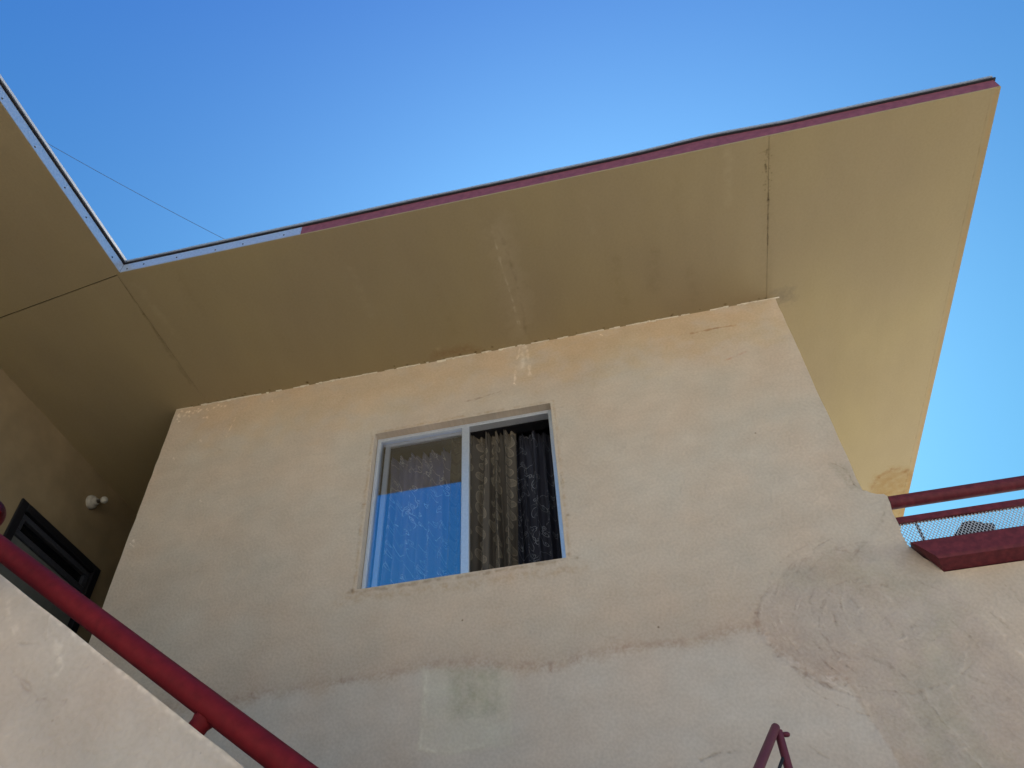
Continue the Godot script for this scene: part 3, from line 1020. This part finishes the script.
	for i in range(1, prof.size() - 1):
		tri(st, prof[0], prof[i + 1], prof[i])
	part("parapet_cap", st, rail_red, house)

	# decks
	st = mb()
	box(st, Vector3(2.815, 2.9, -5.0), Vector3(8.0, 3.05, -0.203))
	part("balcony_deck", st, deck_paint, house)
	st = mb()
	box(st, Vector3(WING + 0.001, 2.9, -3.999), Vector3(-1.627, 3.05, -0.001))
	box(st, Vector3(WING + 0.001, 2.9, 0.001), Vector3(-1.481, 3.05, 2.274))
	box(st, Vector3(WING + 0.001, 2.9, 2.427), Vector3(-1.35, 3.05, 4.2))  # unseen walkway floor, added to shade the left soffit
	part("landing_deck", st, dark_deck, house)
	st = mb()
	box(st, Vector3(-1.480, 2.9, 0.002), Vector3(-1.40, 3.64, 1.248))  # unseen low wall, added to keep courtyard light out of the passage
	part("added_landing_parapet", st, stucco, house)
	st = mb()
	box(st, Vector3(-1.50, 3.052, 2.43), Vector3(-1.352, 3.82, 4.2))  # unseen wall, added to shade the left; pale to bounce some light back
	part("added_walkway_parapet", st, surface(Color8(206, 200, 188), Color8(222, 217, 206), 0.012, 0.93, 0.2, 56), house)

	# unseen court wing behind the camera, added to bounce sunlight onto the front
	st = mb()
	var far_paint := surface(Color8(206, 200, 188), Color8(222, 217, 206), 0.012, 0.93, 0.2, 55)
	for bx in [[-8.0, 7.0, 0.0, 1.0], [-8.0, 7.0, 2.1, 3.9], [-8.0, 7.0, 5.0, 5.8], [-8.0, 0.0, 1.0, 2.1], [1.4, 4.0, 1.0, 2.1], [5.4, 7.0, 1.0, 2.1], [-8.0, 0.0, 3.9, 5.0], [1.4, 4.0, 3.9, 5.0], [5.4, 7.0, 3.9, 5.0]]:
		box(st, Vector3(bx[0], bx[2], 12.0), Vector3(bx[1], bx[3], 12.2))
	part("added_court_wall", st, far_paint, house)
	for wx in [0.0, 4.0]:
		for wy in [1.0, 3.9]:
			st = mb()
			box(st, Vector3(wx + 0.002, wy + 0.002, 12.08), Vector3(wx + 1.398, wy + 1.098, 12.1))
			part("added_court_window", st, dark_glass, house)
	st = mb()
	box(st, Vector3(-8.4, 5.802, 11.4), Vector3(7.4, 5.95, 18.0))
	part("added_court_roof", st, tar, house)

	# ---------------- stairway with solid parapet
	var stair := thing("stairway", "concrete stairway behind a sloping plastered parapet wall", "stairs")
	st = mb()
	var slope := (2.108 - 2.585) / (0.887 - 0.215)
	var top_line := []
	var xx := 2.9
	while xx > -1.5:
		top_line.append(Vector2(xx, 2.585 + slope * (xx - 0.215) + rng.randf_range(-0.0012, 0.0012)))
		xx -= 0.06
	var par := v2([-2.58, 0, 2.9, 0])
	par.append_array(top_line)
	par.append_array(v2([-1.5, 3.818, -2.58, 3.818]))
	prism(st, par, 2.275, 2.425, true, stair_paint)
	part("parapet_wall", st, stair_m, stair)
	for k in 18:
		var x1 := 2.76 - k * 0.2357
		st = mb()
		box(st, Vector3(x1 - 0.2357, 0.0 if k == 0 else k * 0.1694 - 0.05, 1.25), Vector3(x1, (k + 1) * 0.1694 - 0.0005, 2.274))
		part("step", st, dark_deck, stair)

	# red handrail on the stair parapet
	var hr := thing("stair_handrail", "thick dark red pipe handrail sloping above the stair parapet", "handrail")
	st = mb()
	var h0 := Vector3(-1.45, 3.819, 2.35)
	var h1 := Vector3(2.5, 1.017, 2.35)
	var hp := []
	for k in 13:
		hp.append(h0.lerp(h1, k / 12.0))
	var dm := domed(hp, 0.0248)
	tube(st, dm[0], dm[1], 24)
	part("rail", st, red, hr)
	var along := (h1 - h0).normalized()
	var perp := Vector3(-along.y, along.x, 0)
	if perp.y < 0:
		perp = -perp
	for sx in [0.765, 2.2, -0.75]:
		var onrail: Vector3 = h0 + along * ((sx - h0.x) / along.x)
		var foot: Vector3 = onrail - perp * 0.105
		st = mb()
		tube(st, [foot, onrail - perp * 0.02], 0.0185, 18)
		tube(st, [onrail - perp * 0.034, onrail - perp * 0.024], [0.0185, 0.022], 18, false)   # weld
		var pst := part("post", st, red, hr)
		st = mb()
		tube(st, [foot - perp * 0.002, foot + perp * 0.005], 0.034, 18)
		part("base_flange", st, red, pst)
		for e in [-0.028, 0.028]:
			st = mb()
			tube(st, [foot + along * e + perp * 0.004, foot + along * e + perp * 0.011], 0.006, 6)
			part("bolt", st, tar, pst)

	# short wall rail nearer the camera
	var wr := thing("wall_grab_rail", "rounded end of a red pipe rail at the left border above the stair handrail", "handrail")
	st = mb()
	dm = domed([Vector3(-0.9, 2.604, 2.6), Vector3(-0.3, 2.604, 2.6), Vector3(0.301, 2.604, 2.6)], 0.036)
	tube(st, dm[0], dm[1], 24)
	part("rail", st, red, wr)
	for sx in [-0.1, -0.8]:
		st = mb()
		tube(st, [Vector3(sx, 2.604, 2.426), Vector3(sx, 2.604, 2.59)], 0.012, 12)
		part("bracket", st, red, wr)

	# ---------------- balcony railing on the parapet
	var br := thing("balcony_railing", "dark red balcony railing with metal mesh panel at the right border", "railing")
	st = mb()
	tube(st, [Vector3(2.925, 4.050, -0.03), Vector3(5.4, 4.050, -0.03), Vector3(8.0, 4.050, -0.03)], 0.036, 24)
	part("top_rail", st, rail_red, br)
	st = mb()
	box(st, Vector3(2.915, 3.913, -0.045), Vector3(8.0, 3.950, -0.015), 0.003)
	part("middle_rail", st, rail_red, br)
	for sx in [3.012, 4.4, 5.9, 7.4]:
		st = mb()
		if sx < 3.1:
			box(st, Vector3(sx - 0.006, 3.77, -0.047), Vector3(sx + 0.006, 3.912, -0.039))
		else:
			box(st, Vector3(sx - 0.018, 3.77, -0.05), Vector3(sx + 0.018, 4.03, -0.014), 0.003)
		part("baluster", st, tar if sx < 3.1 else rail_red, br)
	st = mb()
	var pitch := 0.0175
	for dirn in [-1.0, 1.0]:
		var x := 2.74
		while x < 8.0:
			var lo := Vector3(x, 3.772, -0.030 + dirn * 0.0008)
			var hi := Vector3(x + dirn * 0.105, 3.913, -0.030 + dirn * 0.0008)
			x += pitch
			if minf(lo.x, hi.x) < 2.915:
				var cut := 2.916
				if maxf(lo.x, hi.x) <= cut:
					continue
				if lo.x < cut:
					lo = lo.lerp(hi, (cut - lo.x) / (hi.x - lo.x))
				else:
					hi = hi.lerp(lo, (cut - hi.x) / (lo.x - hi.x))
			var d := (hi - lo).normalized()
			var s := Vector3(-d.y, d.x, 0) * 0.0018
			var t := Vector3(0, 0, 0.0006)
			quad(st, lo - s + t, lo + s + t, hi + s + t, hi - s + t)
			quad(st, lo + s - t, lo - s - t, hi - s - t, hi + s - t)
	var mesh_m := surface(Color8(158, 168, 182), Color8(192, 200, 210), 0.05, 0.6, 0.0, 117, 3.0)
	part("mesh_panel", st, mesh_m, br).set_meta("kind", "stuff")

	# dark bundle behind the mesh
	var bundle := mb()
	var bn := fbm(301, 1.6, 3)
	var prof2 := v2([3.150, 3.776, 3.165, 3.84, 3.215, 3.885, 3.262, 3.922, 3.30, 3.920, 3.335, 3.900, 3.360, 3.893, 3.385, 3.888, 3.390, 3.868, 3.375, 3.852, 3.362, 3.846, 3.360, 3.776])
	var layers := []
	for k in 9:
		var t := k / 8.0
		var zz := lerpf(-0.065, -0.20, t)
		var sc := sqrt(maxf(0.0, 1.0 - pow(absf(t - 0.45) * 1.8, 2.2)))
		var ring := []
		for q in prof2:
			var c := Vector2(3.27, 3.776)
			var pq: Vector2 = c + (q - c) * (0.25 + 0.75 * sc)
			pq += Vector2(bn.get_noise_2d(q.x * 9, t * 4), bn.get_noise_2d(q.y * 9, t * 4 + 9)) * 0.012
			ring.append(Vector3(pq.x, maxf(pq.y, 3.776), zz))
		layers.append(ring)
	for k in 8:
		for i in prof2.size():
			var j := (i + 1) % prof2.size()
			quad(bundle, layers[k][i], layers[k][j], layers[k + 1][j], layers[k + 1][i])
	for k in [0, 8]:
		for i in range(1, prof2.size() - 1):
			tri(bundle, layers[k][0], layers[k][i], layers[k][i + 1])
	tag(part("cloth_bundle", bundle, surface(Color8(9, 8, 10), Color8(16, 14, 17), 0.05, 0.95, 0.1, 119, 4.0)), "small dark crumpled bundle lying behind the balcony railing mesh", "bundle")

	# ---------------- pipe railing at the bottom of the picture
	var pr := thing("pipe_railing", "narrow maroon pipe railing with peaked top in front of the plaster wall", "railing")
	var maroon := surface(Color8(92, 38, 56), Color8(106, 46, 64), 0.03, 0.5, 0.03, 121, 2.0)
	var peak := Vector3(1.984, 2.79, 0.5)
	var down := Vector3(-0.133, -0.247, 0.3)
	st = mb()
	dm = domed([peak + down * 2.25, peak + down * 1.0, peak + down * 0.02], 0.017)
	tube(st, dm[0], dm[1], 18)
	part("rail", st, maroon, pr)
	st = mb()
	tube(st, [Vector3(1.990, 0, 0.5), Vector3(1.990, 1.4, 0.5), Vector3(1.989, 2.775, 0.5)], 0.016, 18)
	part("post", st, maroon, pr)
	st = mb()
	tube(st, [Vector3(peak.x + down.x * 2.2, 0, peak.z + down.z * 2.2), Vector3(peak.x + down.x * 2.2, peak.y + down.y * 2.2, peak.z + down.z * 2.2)], 0.016, 16)
	part("post", st, maroon, pr)
	st = mb()
	var low0 := Vector3(1.992, 2.70, 0.476)
	tube(st, [low0 + down * 2.25, low0 + down, low0], 0.006, 10)
	part("lower_rail", st, tar, pr)
	st = mb()
	lathe(st, Vector3(2.004, 2.763, 0.492), Vector3(0.95, -0.2, 0.2).normalized(), v2([0.026, 0.0, 0.024, 0.006, 0.018, 0.0095, 0.010, 0.010, 0.0, 0.009, -0.01, 0.009]), 14)
	part("end_knob", st, maroon, pr)

	# ---------------- wall lamp
	var lamp := thing("wall_lamp", "small white porcelain lampholder with bare unlit bulb on shaded wall", "lamp")
	var porcelain := surface(Color8(160, 158, 152), Color8(180, 178, 172), 0.03, 0.25, 0.0, 131, 3.0)
	var la := Vector3(WING, 5.540, -0.565)
	st = mb()
	lathe(st, la, Vector3(1, 0, 0), v2([0.062, 0.0, 0.062, 0.024, 0.058, 0.028, 0.040, 0.033, 0.030, 0.050, 0.016, 0.057, 0.0, 0.058]), 28)
	part("base", st, porcelain, lamp)
	st = mb()
	lathe(st, la, Vector3(1, 0, 0), v2([0.092, 0.014, 0.064, 0.0155, 0.0605, 0.0155]), 18)
	part("socket", st, surface(Color8(70, 68, 64), Color8(90, 88, 84), 0.03, 0.4, 0.0, 133, 3.0, 0.5), lamp)
	st = mb()
	var bulb := []
	for k in 13:
		var t := k * PI / 12.0
		bulb.append(Vector2(0.118 + 0.029 * cos(t), 0.029 * sin(t) if k < 12 else 0.013))
	bulb.append(Vector2(0.088, 0.0125))
	lathe(st, la, Vector3(1, 0, 0), bulb, 24)
	part("bulb", st, surface(Color8(176, 176, 170), Color8(190, 190, 184), 0.03, 0.15, 0.0, 135, 3.0), lamp)

	# ---------------- curtains behind the window
	var navy_lit := scroll_cloth(201, Color8(120, 126, 166), 1.9)  # lightened copy of the dark cloth, brightens the pane like reflected sky
	var navy_lit2 := scroll_cloth(207, Color8(34, 36, 50), 0.9)
	var lace := leaf_lace(205)
	tag(part("curtain", drape(0.035, 0.54, 5.150, 3.4, -0.250, 7, 0.050, 3), navy_lit), "dark blue scroll patterned curtain with reflected light in its colour behind the left window half", "curtain", "window curtains")
	tag(part("curtain", drape(0.87, 1.23, 5.165, 3.4, -0.245, 5, 0.040, 9, -0.0), navy_lit2), "dark blue scroll patterned curtain in the open right window half", "curtain", "window curtains")
	tag(part("curtain", drape(0.485, 0.925, 5.180, 3.4, -0.165, 6, 0.042, 6, -0.03), lace), "tan lace curtain with leaf pattern hanging between the two dark ones", "curtain", "window curtains")

	# ---------------- thin cable over the roofs
	st = mb()
	var ca := Vector3(1.59431, 1.59696, 3.66108)
	var c0 := Vector3(-2.556, 7.458, 1.773)
	var c1 := Vector3(-1.164, 7.458, 0.071)
	var cp := [Vector3(c0.x - 0.02, TOP + 0.085, c0.z + 0.02)]
	for k in 13:
		var t := k / 12.0
		cp.append(c0.lerp(c1, t) - Vector3(0, 0.035 * 4.0 * t * (1 - t), 0))
	cp.append(Vector3(c1.x + 0.02, TOP + 0.085, c1.z - 0.02))
	tube(st, cp, 0.0019, 8)
	tag(part("overhead_cable", st, surface(Color8(84, 92, 106), Color8(100, 108, 120), 0.03, 0.7, 0.0, 141, 3.0)), "thin dark cable crossing the blue sky above the inner roof corner", "cable")


func _door_slab() -> SurfaceTool:
	var st := mb()
	box(st, Vector3(WING - 0.06, 3.06, -0.854), Vector3(WING - 0.02, 4.897, -0.046), 0.003)
	return st


# how far the roof edge has swollen upwards, and sagged beside it
func rise(x: float) -> float:
	return 0.020 * exp(-pow((x - 2.42) / 0.28, 2.0)) - 0.005 * exp(-pow((x - 2.90) / 0.12, 2.0)) + 0.006 * exp(-pow((x - 0.7) / 0.4, 2.0))


# a thin board along a line whose upper and lower edges wander a little
func ribbon(rng: RandomNumberGenerator, a: Vector3, b: Vector3, thick: float, y0: float, y1: float, wander: float, swell := false) -> SurfaceTool:
	var st := mb()
	var n := maxi(8, int((b - a).length() / 0.07))
	var side := (b - a).normalized().cross(Vector3.UP) * -1.0   # towards the back of the line
	side = Vector3.UP.cross((b - a).normalized())
	if absf(side.z) > absf(side.x):
		side = Vector3(0, 0, 1)
	else:
		side = Vector3(-1, 0, 0)
	var rows := []
	var w0 := 0.0
	var w1 := 0.0
	for i in n + 1:
		w0 = lerpf(w0, rng.randf_range(-1, 1), 0.45) * 0.9
		w1 = lerpf(w1, rng.randf_range(-1, 1), 0.45) * 0.9
		var p := a.lerp(b, float(i) / n)
		if swell and y0 > TOP + 0.09:
			p.y += rise(p.x)
		var lift := rise(p.x) if swell and y0 < TOP + 0.09 else 0.0
		rows.append([p + Vector3(0, y0 + absf(w0) * wander * 0.5, 0), p + side * thick + Vector3(0, y0 + absf(w0) * wander * 0.5, 0), p + side * thick + Vector3(0, y1 + w1 * wander + lift, 0), p + Vector3(0, y1 + w1 * wander + lift, 0)])
	for i in n:
		for k in 4:
			var p: Array = rows[i]
			var q: Array = rows[i + 1]
			quad(st, p[k], p[(k + 1) % 4], q[(k + 1) % 4], q[k])
	for e in [0, n]:
		var p: Array = rows[e]
		quad(st, p[0], p[1], p[2], p[3])
	return st
